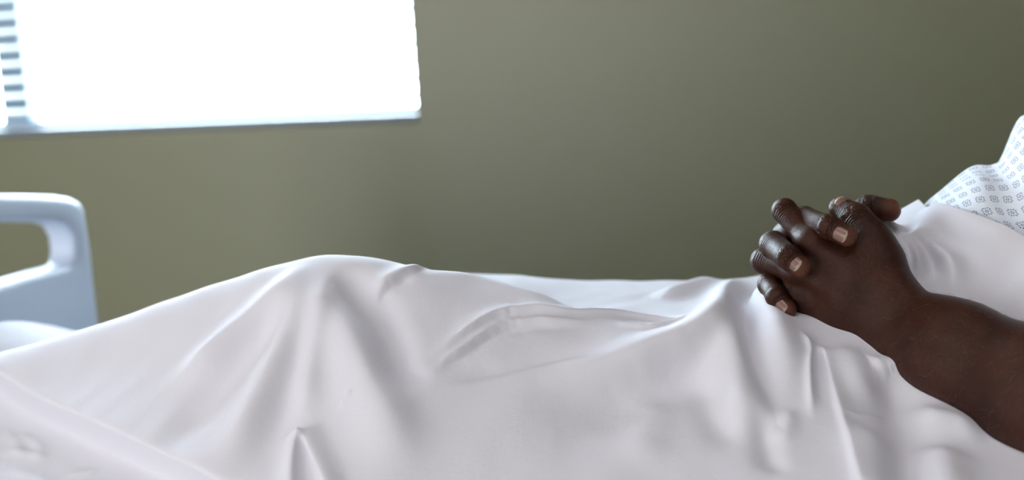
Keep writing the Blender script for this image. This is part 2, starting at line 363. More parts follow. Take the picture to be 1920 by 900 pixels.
YS = [-0.46, -0.42, -0.33, -0.25, -0.18, -0.12, -0.05, 0.00, 0.05, 0.12, 0.20, 0.30, 0.42, 0.46]
TAB = {  # height above the mattress; columns follow YS
 -0.95: [.00, .01, .02, .03, .03, .03, .03, .03, .03, .03, .03, .02, .01, .00],
 -0.92: [.01, .03, .05, .065, .08, .08, .08, .08, .095, .11, .09, .04, .02, .00],
 -0.84: [.02, .04, .062, .078, .095, .11, .09, .08, .08, .087, .07, .04, .02, .00],
 -0.73: [.02, .04, .058, .076, .104, .141, .112, .085, .075, .075, .06, .04, .02, .00],
 -0.63: [.02, .04, .062, .088, .127, .168, .136, .100, .09, .10, .08, .04, .02, .00],
 -0.53: [.02, .04, .068, .107, .156, .199, .164, .125, .115, .13, .11, .05, .02, .00],
 -0.42: [.02, .04, .075, .128, .183, .223, .185, .140, .140, .155, .13, .06, .02, .00],
 -0.35: [.02, .04, .080, .132, .180, .209, .177, .142, .147, .153, .13, .06, .02, .00],
 -0.29: [.02, .04, .076, .122, .165, .192, .164, .137, .141, .147, .125, .06, .02, .00],
 -0.22: [.02, .04, .070, .112, .152, .175, .158, .139, .142, .146, .125, .06, .02, .00],
 -0.15: [.02, .04, .066, .104, .142, .164, .156, .143, .144, .146, .125, .06, .02, .00],
 -0.08: [.02, .04, .064, .100, .136, .160, .172, .165, .155, .155, .14, .07, .02, .00],
  0.00: [.02, .04, .062, .092, .122, .150, .190, .212, .216, .195, .16, .08, .02, .00],
  0.04: [.02, .04, .060, .085, .110, .144, .194, .228, .237, .215, .18, .09, .02, .00],
  0.09: [.02, .04, .058, .078, .104, .146, .215, .258, .267, .245, .20, .10, .02, .00],
  0.20: [.02, .04, .052, .070, .100, .160, .235, .275, .285, .265, .22, .11, .02, .00],
  0.50: [.02, .04, .050, .065, .100, .180, .245, .280, .290, .270, .22, .11, .02, .00],
}
XS = sorted(TAB); TZ = np.array([TAB[x] for x in XS])
def blur(Z, n, ax):
    k = np.hanning(2*n+3)[1:-1]; k /= k.sum()
    pad = [(0, 0), (0, 0)]; pad[ax] = (n, n); Zp = np.pad(Z, pad, mode='edge')
    return np.apply_along_axis(lambda v: np.convolve(v, k, 'valid'), ax, Zp)
HX = np.linspace(-0.95, 0.5, 581); HY = np.linspace(-0.46, 0.46, 369)      # 2.5 mm base map
Zy = pchip(YS, TZ, np.repeat(HY[None], len(XS), 0))                        # (stations, Y)
HZ = pchip(XS, Zy.T.copy(), np.repeat(HX[None], len(HY), 0))               # (Y, X)
HZ = blur(blur(HZ, 7, 0), 14, 1)
def bil(G, X, Y):
    fx = np.clip((X-HX[0])/(HX[1]-HX[0]), 0, len(HX)-1.001); fy = np.clip((Y-HY[0])/(HY[1]-HY[0]), 0, len(HY)-1.001)
    i = fx.astype(int); j = fy.astype(int); a = fx-i; b = fy-j
    return G[j, i]*(1-a)*(1-b)+G[j, i+1]*a*(1-b)+G[j+1, i]*(1-a)*b+G[j+1, i+1]*a*b
def hz(X, Y): return bil(HZ, np.asarray(X, float), np.asarray(Y, float))
GY, GX = np.gradient(HZ, HY[1]-HY[0], HX[1]-HX[0])
def hit(px, py):                                # where the photo's pixel meets the resting sheet
    d = ray(px, py); t = np.arange(0.55, 2.0, 0.001); p = CAM + d*t[:, None]
    under = p[:, 2]-BED < hz(p[:, 0], p[:, 1]); ok = under & (np.abs(p[:, 1]) < 0.455)
    if not ok.any():                            # just over a crest: closest approach
        g = np.where(np.abs(p[:, 1]) < 0.455, p[:, 2]-BED-hz(p[:, 0], p[:, 1]), 9); return p[g.argmin(), :2]
    return p[ok.argmax(), :2]

def spline(pts, n):                             # Catmull-Rom through 2D points
    pts = np.asarray(pts, float)
    if len(pts) < 3: return np.array([pts[0]+(pts[-1]-pts[0])*t for t in np.linspace(0, 1, n)])
    Q = np.vstack([2*pts[0]-pts[1], pts, 2*pts[-1]-pts[-2]]); out = []
    for t in np.linspace(0, len(pts)-1-1e-9, n):
        i = int(t); u = t-i; a, b, c, d = Q[i:i+4]
        out.append(0.5*((2*b)+(c-a)*u+(2*a-5*b+4*c-d)*u*u+(3*b-a-3*c+d)*u**3))
    return np.array(out)
# folds: pixel path, height in mm, width left / right of the path in mm, taper at start / end (0..1)
FOLDS = []
def fold(path, h, wl, wr=None, t0=0.3, t1=0.3, g=2.0): FOLDS.append((path, h, wl, wr if wr else wl, t0, t1, g))
# -- knee, folds fanning out
fold([(622, 500), (605, 590), (584, 690), (577, 800)], 6, 9, 9)
fold([(600, 495), (570, 570), (525, 690), (436, 890)], 7.5, 14, 16)
fold([(590, 492), (500, 580), (378, 685), (330, 735)], 8, 15, 12)
fold([(560, 560), (470, 650), (380, 775), (330, 860)], -5.5, 16, 16)
fold([(592, 560), (560, 680), (520, 800), (500, 890)], -5, 13, 12)
fold([(640, 495), (655, 530), (682, 575), (720, 630), (760, 760)], -10, 13, 10)
fold([(628, 520), (645, 600), (700, 720), (770, 895)], 9, 16, 20)
fold([(572, 800), (563, 870), (560, 930)], 8, 3, 8.5, 0.1, 0)
fold([(574, 806), (600, 870), (625, 940)], 7, 8.5, 3, 0.1, 0)
fold([(699, 563), (720, 532), (776, 506), (810, 509)], 4, 8, 3)
fold([(702, 575), (728, 540), (780, 517)], -3.5, 4, 7)
fold([(640, 770), (655, 755), (668, 742)], 1.5, 2, 2)
# -- thigh: thin double crease, ridge line, soft pulls
fold([(800, 676), (858, 634), (925, 593), (985, 584), (1061, 589), (1150, 592), (1261, 607), (1325, 617)], 5.0, 6, 3.0, .2, .2, 1.5)
fold([(804, 694), (866, 655), (934, 613), (994, 603), (1128, 603)], 3.8, 3.2, 2.8, .2, .3, 1.5)
fold([(806, 704), (870, 666), (938, 624), (1000, 613), (1110, 612)], -2.4, 3.5, 6, .2, .3)
fold([(1141, 606), (1217, 620), (1283, 615), (1323, 623)], 4, 4, 3, .3, .3, 1.5)
fold([(817, 721), (935, 696), (1039, 673), (1172, 667)], -3.2, 8, 4)
fold([(720, 650), (760, 690), (817, 712)], -2, 4, 6)
fold([(790, 504), (900, 533), (1000, 562), (1088, 584)], 5, 10, 14)
fold([(1172, 562), (1140, 590)], 2, 9, 9)
fold([(1225, 564), (1314, 537), (1365, 530)], 6, 12, 12)
fold([(930, 545), (905, 522)], 3, 6, 6)
# -- big swag running from the lap up to the hands
fold([(1400, 516), (1378, 535), (1366, 585), (1330, 622), (1290, 648), (1235, 664), (1160, 684), (1080, 700), (980, 712)], 14, 11, 18, .28, .3)
fold([(1372, 648), (1300, 690), (1200, 732), (1080, 762), (940, 780)], -9, 26, 20, .3, .5)
fold([(1390, 560), (1399, 620), (1417, 687), (1443, 753), (1474, 795)], -9, 8, 6, .2, .25)
fold([(1368, 600), (1375, 700), (1390, 767), (1425, 830)], 8, 16, 14)
fold([(1325, 690), (1345, 775), (1375, 850)], -4.5, 11, 13)
fold([(1250, 720), (1215, 790), (1205, 890)], 3.5, 16, 16)
fold([(1430, 545), (1455, 620), (1480, 700), (1492, 780)], 9, 14, 12)
fold([(1437, 776), (1441, 830), (1455, 890)], -5, 5, 9, .25, .2)
fold([(1480, 760), (1478, 800), (1468, 815), (1448, 808), (1440, 790)], 2.6, 6, 6)
# -- hem and pressed folds below the hands
fold([(1500, 622), (1520, 660), (1518, 700), (1522, 790)], 6, 4, 3, .3, .3, 1.5)
fold([(1510, 640), (1532, 680), (1532, 760)], -3, 4, 5)
fold([(1537, 648), (1556, 712), (1582, 802), (1608, 905)], 4.5, 8.5, 1.9, .1, 0, 1.5)
fold([(1575, 781), (1620, 778), (1668, 772)], 1.3, 2, 2)
fold([(1580, 640), (1600, 690), (1640, 760)], 4, 12, 12)
fold([(1650, 690), (1690, 760), (1705, 905)], -9, 14, 16, .2, 0)
fold([(1630, 690), (1668, 684), (1690, 700)], 5, 7, 7)
fold([(1700, 752), (1745, 785), (1800, 800), (1850, 812)], 7, 10, 9)
fold([(1640, 800), (1650, 905)], 5, 16, 16, .3, 0)
fold([(1760, 830), (1770, 905)], 5, 16, 14, .3, 0)
# -- gathered sheet between the hands and the gown
fold([(1636, 436), (1650, 441), (1668, 452), (1692, 480), (1706, 515)], 13, 6, 5, .05, .2)
fold([(1666, 434), (1692, 446), (1720, 480), (1724, 530)], 12, 5.5, 5.5, .1, .3)
fold([(1660, 440), (1682, 450), (1706, 485), (1714, 520)], -7, 4, 4, .1, .3)
fold([(1702, 432), (1726, 449), (1766, 478), (1790, 507), (1786, 570)], 12, 7.5, 6, .2, .4)
fold([(1682, 432), (1708, 450), (1745, 485), (1752, 540)], -8, 6, 6, .2, .3)
fold([(1730, 392), (1787, 404), (1853, 437), (1915, 470)], 5, 9, 10, .2, .2)
fold([(1730, 430), (1800, 458), (1880, 500), (1920, 525)], -6, 12, 14, .2, .2)
fold([(1800, 560), (1850, 570), (1925, 600)], -5, 14, 10, .3, .1)
# -- lower left: the tented part overlaps the wrinkled part on the mattress
LAP = [(-25, 679), (0, 692), (150, 765), (300, 838), (420, 898), (520, 950), (600, 995)]
for a in ([(0, 770), (25, 795), (45, 830)], [(0, 815), (60, 822), (90, 835)], [(20, 775), (70, 800), (75, 840)], [(120, 860), (160, 850), (185, 842)], [(10, 850), (60, 870), (140, 900)]):
    fold(a, 1.7, 4, 5, .3, .3)

def apply_folds(X, Y, folds):
    D = np.zeros_like(X); Xf = X.ravel(); Yf = Y.ravel(); Df = D.ravel()
    for path, h, wl, wr, t0, t1, g in folds:
        Q = np.array([hit(px, py) for px, py in spline(path, max(12, 5*len(path)))])
        h /= 1000.; wl /= 1000.; wr /= 1000.; mg = 3*max(wl, wr)
        lo = Q.min(0)-mg; hi = Q.max(0)+mg
        ids = np.nonzero((Xf > lo[0]) & (Xf < hi[0]) & (Yf > lo[1]) & (Yf < hi[1]))[0]
        if not len(ids): continue
        x = Xf[ids]; y = Yf[ids]
        L = np.concatenate([[0], np.cumsum(np.linalg.norm(np.diff(Q, axis=0), axis=1))]); T = L[-1]
        best = np.full(len(ids), 9.); bs = np.zeros(len(ids)); bt = np.zeros(len(ids))
        for k in range(len(Q)-1):
            a = Q[k]; e = Q[k+1]-a; le = math.hypot(*e)
            if le < 1e-6: continue
            e = e/le; u = np.clip((x-a[0])*e[0]+(y-a[1])*e[1], 0, le)
            dx = x-a[0]-e[0]*u; dy = y-a[1]-e[1]*u; dd = np.hypot(dx, dy)
            s = (x-a[0])*(-e[1])+(y-a[1])*e[0]
            mk = dd < best; best[mk] = dd[mk]; bs[mk] = s[mk]; bt[mk] = ((L[k]+u)/T)[mk]
        w = np.where(bs > 0, wl, wr)
        # blend the two widths softly across the path
        bl_ = 0.5*(1+np.tanh(bs/(0.35*min(wl, wr)))); w = wr+(wl-wr)*bl_
        sm = lambda v: v*v*(3-2*v)
        tp = np.ones(len(ids))
        if t0 > 0: tp *= sm(np.clip(bt/t0, 0, 1))
        if t1 > 0: tp *= sm(np.clip((1-bt)/t1, 0, 1))
        Df[ids] += h*tp*np.exp(-(best/w)**g)
    return Df.reshape(X.shape)

# sheet edge towards the head: runs across the belly where the gown begins
eb = np.array([hit(px, py) for px, py in ((1734, 388), (1787, 397), (1853, 416), (1913, 440))])
ey = np.concatenate([[-0.47, -0.30, -0.20], eb[::-1][np.argsort(eb[::-1][:, 1])][:, 1]])
ex = np.concatenate([[0.42, 0.34, 0.24], eb[::-1][np.argsort(eb[::-1][:, 1])][:, 0]])
ey = np.concatenate([ey, [0.2, 0.47]]); ex = np.concatenate([ex, [ex[-1]-0.012, ex[-1]-0.03]])
o_ = np.argsort(ey); ey, ex = ey[o_], ex[o_]
def edge_x(y): return pchip(ey, ex[None], np.atleast_1d(y)[None])[0]
print('sheet edge', np.round(np.stack([ex, ey], 1), 3).tolist())
NU, NV = 900, 560
vy = np.concatenate([np.linspace(-0.455, 0.14, 490), np.linspace(0.14, 0.455, NV-490+1)[1:]])
ux = np.linspace(0, 1, NU)
bx = blur(edge_x(vy)[None], 15, 1)[0]
X = -0.945 + (bx[:, None]+0.945)*ux[None]; Y = np.repeat(vy[:, None], NU, 1)
Z = hz(X, Y)
gx = bil(GX, X, Y); gy = bil(GY, X, Y); nl = np.sqrt(1+gx*gx+gy*gy)
wide = [f for f in FOLDS if max(f[2], f[3]) >= 9]; fine = [f for f in FOLDS if max(f[2], f[3]) < 9]
D = blur(blur(1.4*apply_folds(X, Y, wide), 6, 0), 6, 1) + apply_folds(X, Y, fine)
D += 0.00035*(np.sin(X*61+np.sin(Y*37)*1.7)*np.sin(Y*53+X*23+np.sin(X*29))+0.6*np.sin(X*133-Y*71+2*np.sin(Y*47)))
V = np.stack([X-gx/nl*D, Y-gy/nl*D, BED+Z+D/nl], -1)
# the tented sheet laps over itself along the LAP line: lip pushed out, the part below dropped
Q = np.array([hit(px, py) for px, py in spline(LAP, 50)])
pf = np.polyfit(Q[:, 0], Q[:, 1], 2); qx = np.linspace(Q[0, 0], Q[-1, 0], 40); Q = np.stack([qx, np.polyval(pf, qx)], 1)
sg = np.full(X.shape, 9.0); sv = np.zeros(X.shape); nx_ = np.zeros(X.shape); ny_ = np.zeros(X.shape); bt_ = np.zeros(X.shape)
for k in range(len(Q)-1):
    a = Q[k]; e = Q[k+1]-a; le = math.hypot(*e); e = e/le
    u = np.clip((X-a[0])*e[0]+(Y-a[1])*e[1], 0, le); dx = X-a[0]-e[0]*u; dy = Y-a[1]-e[1]*u; dd = np.hypot(dx, dy)
    mk = dd < sg; sg[mk] = dd[mk]; s_ = (X-a[0])*(-e[1])+(Y-a[1])*e[0]; sv[mk] = (np.sign(s_)*dd)[mk]; nx_[mk] = -e[1]; ny_[mk] = e[0]; bt_[mk] = ((k+u/le)/(len(Q)-1))[mk]
endt = np.clip((1-bt_)/0.25, 0, 1); endt = endt*endt*(3-2*endt)
lat = -0.020*0.5*(1+np.tanh((sv-0.002)/0.0035))*np.exp(-np.maximum(sv, 0)/0.035)*endt
drop = -0.021*0.5*(1-np.tanh((sv-0.0005)/0.0035))*np.exp(-np.maximum(0, -sv)/0.075)*endt
V[..., 0] += blur(blur(nx_*lat, 2, 0), 2, 1); V[..., 1] += blur(blur(ny_*lat, 2, 0), 2, 1); V[..., 2] += drop
V[..., 2] = np.maximum(V[..., 2], BED+0.0015)
# rolled hem along the head edge, sides hanging over the mattress
e1 = V[:, -1] + np.array([0.0012, 0, -0.0012]); e2 = V[:, -1] + np.array([0.0006, 0, -0.003]); e3 = V[:, -4] - np.array([0, 0, 0.0035])
V = np.concatenate([V, e1[:, None], e2[:, None], e3[:, None]], 1)
U = np.concatenate([X, X[:, -1:]+0.001, X[:, -1:]+0.002, X[:, -1:]+0.006], 1); Vv = np.concatenate([Y, Y[:, -1:], Y[:, -1:], Y[:, -1:]], 1)
def hang(row, sgn):
    out = []; x = row[:, 0]
    for k, t in enumerate(np.linspace(0, 1, 14)[1:]):
        r = row.copy(); r[:, 2] = row[:, 2]-0.30*t
        r[:, 1] = sgn*(0.4555+0.012*min(1, 4*t)+0.012*t*np.sin(x*33+1.3*np.sin(x*11))+0.004*t)
        out.append(r)
    return np.array(out)
near = hang(V[0], -1)[::-1]; far = hang(V[-1], 1)
arc = 0.30*np.linspace(0, 1, 14)[1:]
U = np.concatenate([np.repeat(U[:1], 13, 0), U, np.repeat(U[-1:], 13, 0)], 0)
Vv = np.concatenate([(-0.455-arc[::-1])[:, None]+0*near[..., 0], Vv, (0.455+arc)[:, None]+0*far[..., 0]], 0)
V = np.concatenate([near, V, far], 0)
sheet = link('bed_sheet', grid_mesh('bed_sheet', V[:, ::-1], np.stack([U, Vv], -1)[:, ::-1]), M_SHEET)
tag(sheet, 'white cotton sheet draped in folds over the bent legs and belly', 'sheet')

# ------------------------------------------------------------------ person: body from a distance field, one surface per arm joined in one mesh
def capsules_eval(p, prims):
    """prims: list of (chain_id, k, a, b, ra, rb); chains blend inside with their k, then into the whole with k2."""
    out = None
    for k2, chain in prims:
        dc = None
        for k, a, b, ra, rb in chain:
            ba = b-a; t = np.clip(((p-a)@ba)/max(ba@ba, 1e-12), 0, 1)
            d = np.linalg.norm(p-a-t[:, None]*ba, axis=1)-(ra+(rb-ra)*t)
            if dc is None: dc = d
            else:
                h = np.clip(0.5+0.5*(d-dc)/k, 0, 1); dc = d*(1-h)+dc*h-k*h*(1-h)
        if out is None: out = dc
        else:
            h = np.clip(0.5+0.5*(dc-out)/k2, 0, 1); out = dc*(1-h)+out*h-k2*h*(1-h)
    return out
def surface_nets(fn, lo, hi, h, B=12):
    lo = np.array(lo, float); nb = np.ceil((np.array(hi)-lo)/(h*B)).astype(int)
    bi = np.stack(np.meshgrid(*[np.arange(n) for n in nb], indexing='ij'), -1).reshape(-1, 3)
    cen = lo+(bi+0.5)*h*B
    bi = bi[np.abs(fn(cen)) < h*B*0.5*math.sqrt(3)*1.35+2*h]
    N = nb*B+2
    off = np.stack(np.meshgrid(*[np.arange(B+1)]*3, indexing='ij'), -1).reshape(-1, 3)
    cells, verts, edges = [], [], []
    key = lambda ijk: (ijk[..., 0]*N[1]+ijk[..., 1])*N[2]+ijk[..., 2]
    for c0 in range(0, len(bi), 60):
        blk = bi[c0:c0+60]; g = blk[:, None]*B+off[None]
        v = fn((lo+g*h).reshape(-1, 3)).reshape(len(blk), B+1, B+1, B+1)
        ins = v < 0
        cnt = sum(ins[:, dx:B+dx, dy:B+dy, dz:B+dz].astype(np.int8) for dx in (0, 1) for dy in (0, 1) for dz in (0, 1))
        q, i, j, k = np.nonzero((cnt > 0) & (cnt < 8))
        if not len(q): continue
        acc = np.zeros((len(q), 3)); nn = np.zeros(len(q))
        for ax in range(3):
            for o1 in (0, 1):
                for o2 in (0, 1):
                    a = [i, j, k]; oth = [z for z in range(3) if z != ax]
                    a = [a[0].copy(), a[1].copy(), a[2].copy()]; a[oth[0]] = a[oth[0]]+o1; a[oth[1]] = a[oth[1]]+o2
                    b = [a[0].copy(), a[1].copy(), a[2].copy()]; b[ax] = b[ax]+1
                    va = v[q, a[0], a[1], a[2]]; vb = v[q, b[0], b[1], b[2]]; cr = (va < 0) != (vb < 0)
                    t = np.where(cr, va/np.where(cr, va-vb, 1), 0)
                    pt = np.stack([a[0]-i, a[1]-j, a[2]-k], -1).astype(float); pt[:, ax] += t
                    acc += np.where(cr[:, None], pt, 0); nn += cr
        gc = blk[q]*B+np.stack([i, j, k], -1)
        cells.append(key(gc)); verts.append(lo+(gc+acc/nn[:, None])*h)
        for ax in range(3):
            sl = [slice(0, B)]*3; s2 = [slice(0, B)]*3; s2[ax] = slice(1, B+1)
            A = ins[(slice(None),)+tuple(sl)]; Bq = ins[(slice(None),)+tuple(s2)]
            q, i, j, k = np.nonzero(A != Bq)
            if len(q): edges.append((ax, blk[q]*B+np.stack([i, j, k], -1), A[q, i, j, k]))
    cells = np.concatenate(cells); verts = np.concatenate(verts)
    cells, ui = np.unique(cells, return_index=True); verts = verts[ui]
    quads = []
    for ax, g, a_in in edges:
        o1, o2 = [(1, 2), (2, 0), (0, 1)][ax]
        d1 = np.zeros(3, int); d1[o1] = 1; d2 = np.zeros(3, int); d2[o2] = 1
        ks = np.stack([key(g-d1-d2), key(g-d2), key(g), key(g-d1)], -1)
        ix = np.searchsorted(cells, ks); ix = np.clip(ix, 0, len(cells)-1)
        ok = (cells[ix] == ks).all(1); ix = ix[ok]; fl = a_in[ok]
        ix[~fl] = ix[~fl][:, ::-1]; quads.append(ix)
    return verts, np.concatenate(quads)

def chain(k2, k, *nodes): return (k2, [(k, nodes[i][0], nodes[i+1][0], nodes[i][1], nodes[i+1][1]) for i in range(len(nodes)-1)])
N_ = lambda px, py, Y, r: (P(px, py, Y), r/1000.)
def ext(a, b, t): return a+(b-a)*t
fa0 = P(1675, 608, -0.103); fa1 = P(1930, 733, -0.160)
elbow = ext(fa0, fa1, 1.75); elbow[2] = max(elbow[2], BED+0.06)
sh_l = np.array([0.50, -0.23, BED+0.16])
LEFT = [
 # forearm: two side by side rods make the flat oval of wrist and forearm
 chain(.02, .022, N_(1681, 590, -.103, 18.5), N_(1750, 621, -.118, 21), N_(1812, 648, -.133, 25.5), N_(1938, 712, -.160, 32), (elbow, .040), (ext(elbow, sh_l, .5), .046), (sh_l, .058)),
 chain(.02, .022, N_(1662, 630, -.104, 19.5), N_(1728, 664, -.118, 22), N_(1792, 692, -.133, 26), N_(1925, 760, -.160, 32), (elbow, .040)),
 # back of the hand
 chain(.016, .012, N_(1672, 565, -.101, 16.5), N_(1600, 512, -.094, 13.5), N_(1523, 455, -.083, 11.2)),
 chain(.009, .012, N_(1668, 588, -.104, 17), N_(1590, 548, -.098, 14), N_(1502, 506, -.086, 11.2)),
 chain(.009, .012, N_(1660, 608, -.102, 17), N_(1585, 582, -.095, 13.5), N_(1498, 552, -.083, 10.8)),
 chain(.009, .012, N_(1650, 626, -.098, 16), N_(1580, 606, -.089, 12.5), N_(1506, 584, -.078, 10.2)),
 # thumb with its mount and the web to the index finger
 chain(.016, .010, N_(1676, 548, -.092, 15), N_(1656, 494, -.086, 14.5), N_(1632, 443, -.080, 11.5), N_(1606, 411, -.070, 9.6), N_(1577, 391, -.060, 9.2)),
 chain(.014, .010, N_(1560, 490, -.084, 11.5), N_(1640, 470, -.082, 12)),
 # knuckles
 chain(.006, .004, N_(1524, 453, -.0875, 11.0), N_(1522, 452, -.0875, 10.8)), chain(.006, .004, N_(1505, 505, -.0905, 10.8), N_(1503, 505, -.0905, 10.6)), chain(.006, .004, N_(1500, 551, -.087, 10.2), N_(1499, 551, -.087, 10)),
 # fingers, hooked between those of the other hand
 chain(.007, .004, N_(1523, 455, -.083, 10.8), N_(1471, 395, -.060, 9.0), N_(1492, 414, -.020, 8.0), N_(1520, 432, -.004, 7.2)),
 chain(.007, .004, N_(1502, 506, -.086, 10.8), N_(1432, 489, -.060, 9.4), N_(1450, 505, -.020, 8.2), N_(1478, 512, -.004, 7.4)),
 chain(.007, .004, N_(1498, 552, -.083, 10.4), N_(1455, 566, -.056, 8.6), N_(1462, 568, -.020, 8.0), N_(1485, 566, -.004, 7.2)),
 chain(.007, .004, N_(1506, 584, -.078, 9.6), N_(1466, 592, -.052, 8.2), N_(1480, 592, -.022, 7.2), N_(1498, 588, -.008, 6.5)),
]
wr = np.array([0.015, 0.045, BED+0.150]); el_r = np.array([0.30, 0.27, BED+0.08]); sh_r = np.array([0.50, 0.23, BED+0.16])
RIGHT = [
 chain(.02, .02, (wr, .020), (ext(wr, el_r, .4), .026), (el_r, .040), (ext(el_r, sh_r, .5), .046), (sh_r, .058)),
 chain(.016, .012, N_(1475, 442, -.030, 10.5), N_(1545, 470, .000, 12.5), (wr, .018)),
 chain(.014, .012, N_(1452, 490, -.026, 10.5), N_(1530, 505, .004, 12.5), (wr, .018)),
 chain(.014, .012, N_(1452, 542, -.022, 10.2), N_(1530, 540, .006, 12.5), (wr, .018)),
 chain(.014, .012, N_(1466, 584, -.020, 9.5), N_(1535, 568, .008, 11.5), (wr, .018)),
 chain(.014, .010, N_(1640, 470, .020, 14), N_(1590, 415, -.006, 11), N_(1628, 393, -.016, 9.4), N_(1667, 394, -.022, 9.2)),
 chain(.006, .004, N_(1475, 442, -.030, 10), N_(1508, 411, -.060, 9.4), N_(1553, 425, -.098, 8.6), N_(1588, 442, -.104, 8.0)),
 chain(.006, .004, N_(1452, 482, -.026, 10.2), N_(1450, 459, -.076, 10.0), N_(1478, 482, -.104, 8.9), N_(1501, 500, -.110, 8.0)),
 chain(.006, .004, N_(1452, 540, -.022, 9.6), N_(1443, 533, -.070, 8.6), N_(1456, 556, -.094, 7.8), N_(1476, 579, -.100, 7.3)),
 chain(.006, .004, N_(1466, 584, -.020, 8.8), N_(1458, 600, -.056, 7.6), N_(1475, 610, -.076, 6.8), N_(1495, 618, -.082, 6.2)),
]
# torso under gown and sheet
TORSO = [
 chain(.05, .05, (np.array([0.02, -0.07, BED+0.085]), .075), (np.array([0.45, -0.09, BED+0.10]), .095)),
 chain(.05, .05, (np.array([0.02, 0.07, BED+0.085]), .075), (np.array([0.45, 0.09, BED+0.10]), .095)),
 chain(.05, .05, (sh_l, .06), (sh_r, .06)),
]
# neck and head, resting on the mattress beyond the frame
b3 = lambda x, y, z: np.array([x, y, BED+z])
HEAD = [
 chain(.03, .03, (b3(.52, 0, .13), .065), (b3(.66, 0, .115), .054)),
 chain(.03, .02, (b3(.775, 0, .105), .090), (b3(.735, 0, .120), .078)),
 chain(.03, .02, (b3(.690, -.025, .160), .036), (b3(.690, .025, .160), .036), (b3(.725, .0, .160), .052)),
 chain(.010, .006, (b3(.752, 0, .192), .010), (b3(.725, 0, .214), .0125), (b3(.722, -.012, .206), .009)), chain(.008, .004, (b3(.722, .012, .206), .009), (b3(.722, 0, .208), .010)),
 chain(.008, .004, (b3(.700, -.018, .194), .0075), (b3(.703, 0, .201), .0085), (b3(.700, .018, .194), .0075)),
 chain(.008, .004, (b3(.690, -.014, .192), .008), (b3(.690, .014, .192), .008)),
 chain(.010, .004, (b3(.768, -.042, .178), .012), (b3(.772, -.014, .186), .011)), chain(.010, .004, (b3(.768, .042, .178), .012), (b3(.772, .014, .186), .011)),
 chain(.004, .004, (b3(.753, -.032, .178), .0115), (b3(.753, -.028, .178), .0115)), chain(.004, .004, (b3(.753, .032, .178), .0115), (b3(.753, .028, .178), .0115)),
 chain(.006, .004, (b3(.735, -.086, .112), .010), (b3(.765, -.092, .112), .013)), chain(.006, .004, (b3(.735, .086, .112), .010), (b3(.765, .092, .112), .013)),
]
def arm_mesh(prims, lo, hi, h): 
    return surface_nets(lambda p: capsules_eval(p, prims), lo, hi, h)
def bounds(prims, pad):
    A = np.array([q for k2, c in prims for (_, a, b, ra, rb) in c for q in (a, b)]); R = max(max(ra, rb) for k2, c in prims for (_, a, b, ra, rb) in c)
    return A.min(0)-R-pad, A.max(0)+R+pad
parts = []
for prims, h in ((LEFT, .0013), (RIGHT, .0013), (TORSO, .008), (HEAD, .003)):
    lo, hi = bounds(prims, 0.01)
    parts.append(arm_mesh(prims, lo, hi, h))
nv = 0; VV, QQ = [], []
for v, q in parts: VV.append(v); QQ.append(q+nv); nv += len(v)
VV = np.concatenate(VV); QQ = np.concatenate(QQ)
# per-point finger coordinates for the creases and the paler tips
axial = np.zeros(len(VV)); wrk = np.zeros(len(VV)); tip = np.zeros(len(VV))
nL, nR = len(parts[0][0]), len(parts[1][0])
def finger_attrs(lo, hi, nodes, wscale=(1.0, 0.8), tipw=1.0):
    pts = [P(*n_[:3]) for n_ in nodes]; rad = [n_[3]/1000. for n_ in nodes]
    p = VV[lo:hi]; best = np.full(len(p), 9.); axl = np.zeros(len(p)); L0 = 0; jl = []
    for i in range(len(pts)-1):
        ba = pts[i+1]-pts[i]; le = np.linalg.norm(ba); t = np.clip(((p-pts[i])@ba)/(le*le), 0, 1)
        d = np.linalg.norm(p-pts[i]-t[:, None]*ba, axis=1)-rad[i]; mk = d < best
        tt = ((p-pts[i])@ba)/(le*le); tt = np.where(i == len(pts)-2, np.maximum(t, tt), t)
        best[mk] = d[mk]; axl[mk] = L0+tt[mk]*le; L0 += le; jl.append(L0)
    near_ = best < 0.003
    w = np.zeros(len(p))
    for j, s in zip(jl[:-1], wscale): w = np.maximum(w, s*np.exp(-((axl-j)/0.0075)**2))
    sl = slice(lo, hi)
    axial[sl] = np.where(near_, axl, axial[sl]); wrk[sl] = np.where(near_, w, wrk[sl])
    tt = np.clip((axl-(jl[-1]-0.004))/0.012, 0, 1)*tipw
    tip[sl] = np.where(near_, np.maximum(tip[sl], tt), tip[sl])
FA = [(1475, 442, -.030, 10), (1508, 411, -.060, 9.4), (1553, 425, -.098, 8.6), (1588, 442, -.104, 8.0)]
FB = [(1452, 482, -.026, 10.2), (1450, 459, -.076, 10.0), (1478, 482, -.104, 8.9), (1501, 500, -.110, 8.0)]
FC = [(1452, 540, -.022, 9.6), (1443, 533, -.070, 8.6), (1456, 556, -.094, 7.8), (1476, 579, -.100, 7.3)]
RT = [(1590, 415, -.006, 11), (1628, 393, -.016, 9.4), (1667, 394, -.022, 9.2)]
LT = [(1632, 443, -.080, 11.5), (1606, 411, -.070, 9.6), (1577, 391, -.060, 9.2)]
LI = [(1523, 455, -.083, 10.8), (1471, 395, -.060, 9.0), (1492, 414, -.020, 8.0)]
LM = [(1502, 506, -.086, 10.8), (1432, 489, -.060, 9.4), (1450, 505, -.020, 8.2)]
for f_, tw in ((FA, .75), (FB, .75), (FC, .75), (RT, 1.0)): finger_attrs(nL, nL+nR, f_, (1.0, 0.7), tw)
for f_, tw in ((LI, 0), (LM, 0), (LT, .4)): finger_attrs(0, nL, f_, (1.0, 0.7), tw)
me = quad_mesh('person', VV, QQ)
for nm, arr in (('axial', axial), ('wrinkle', wrk), ('tip', tip)):
    a = me.attributes.new(nm, 'FLOAT', 'POINT'); a.data.foreach_set('value', arr.astype(np.float32))
person = link('person', me, M_SKIN)
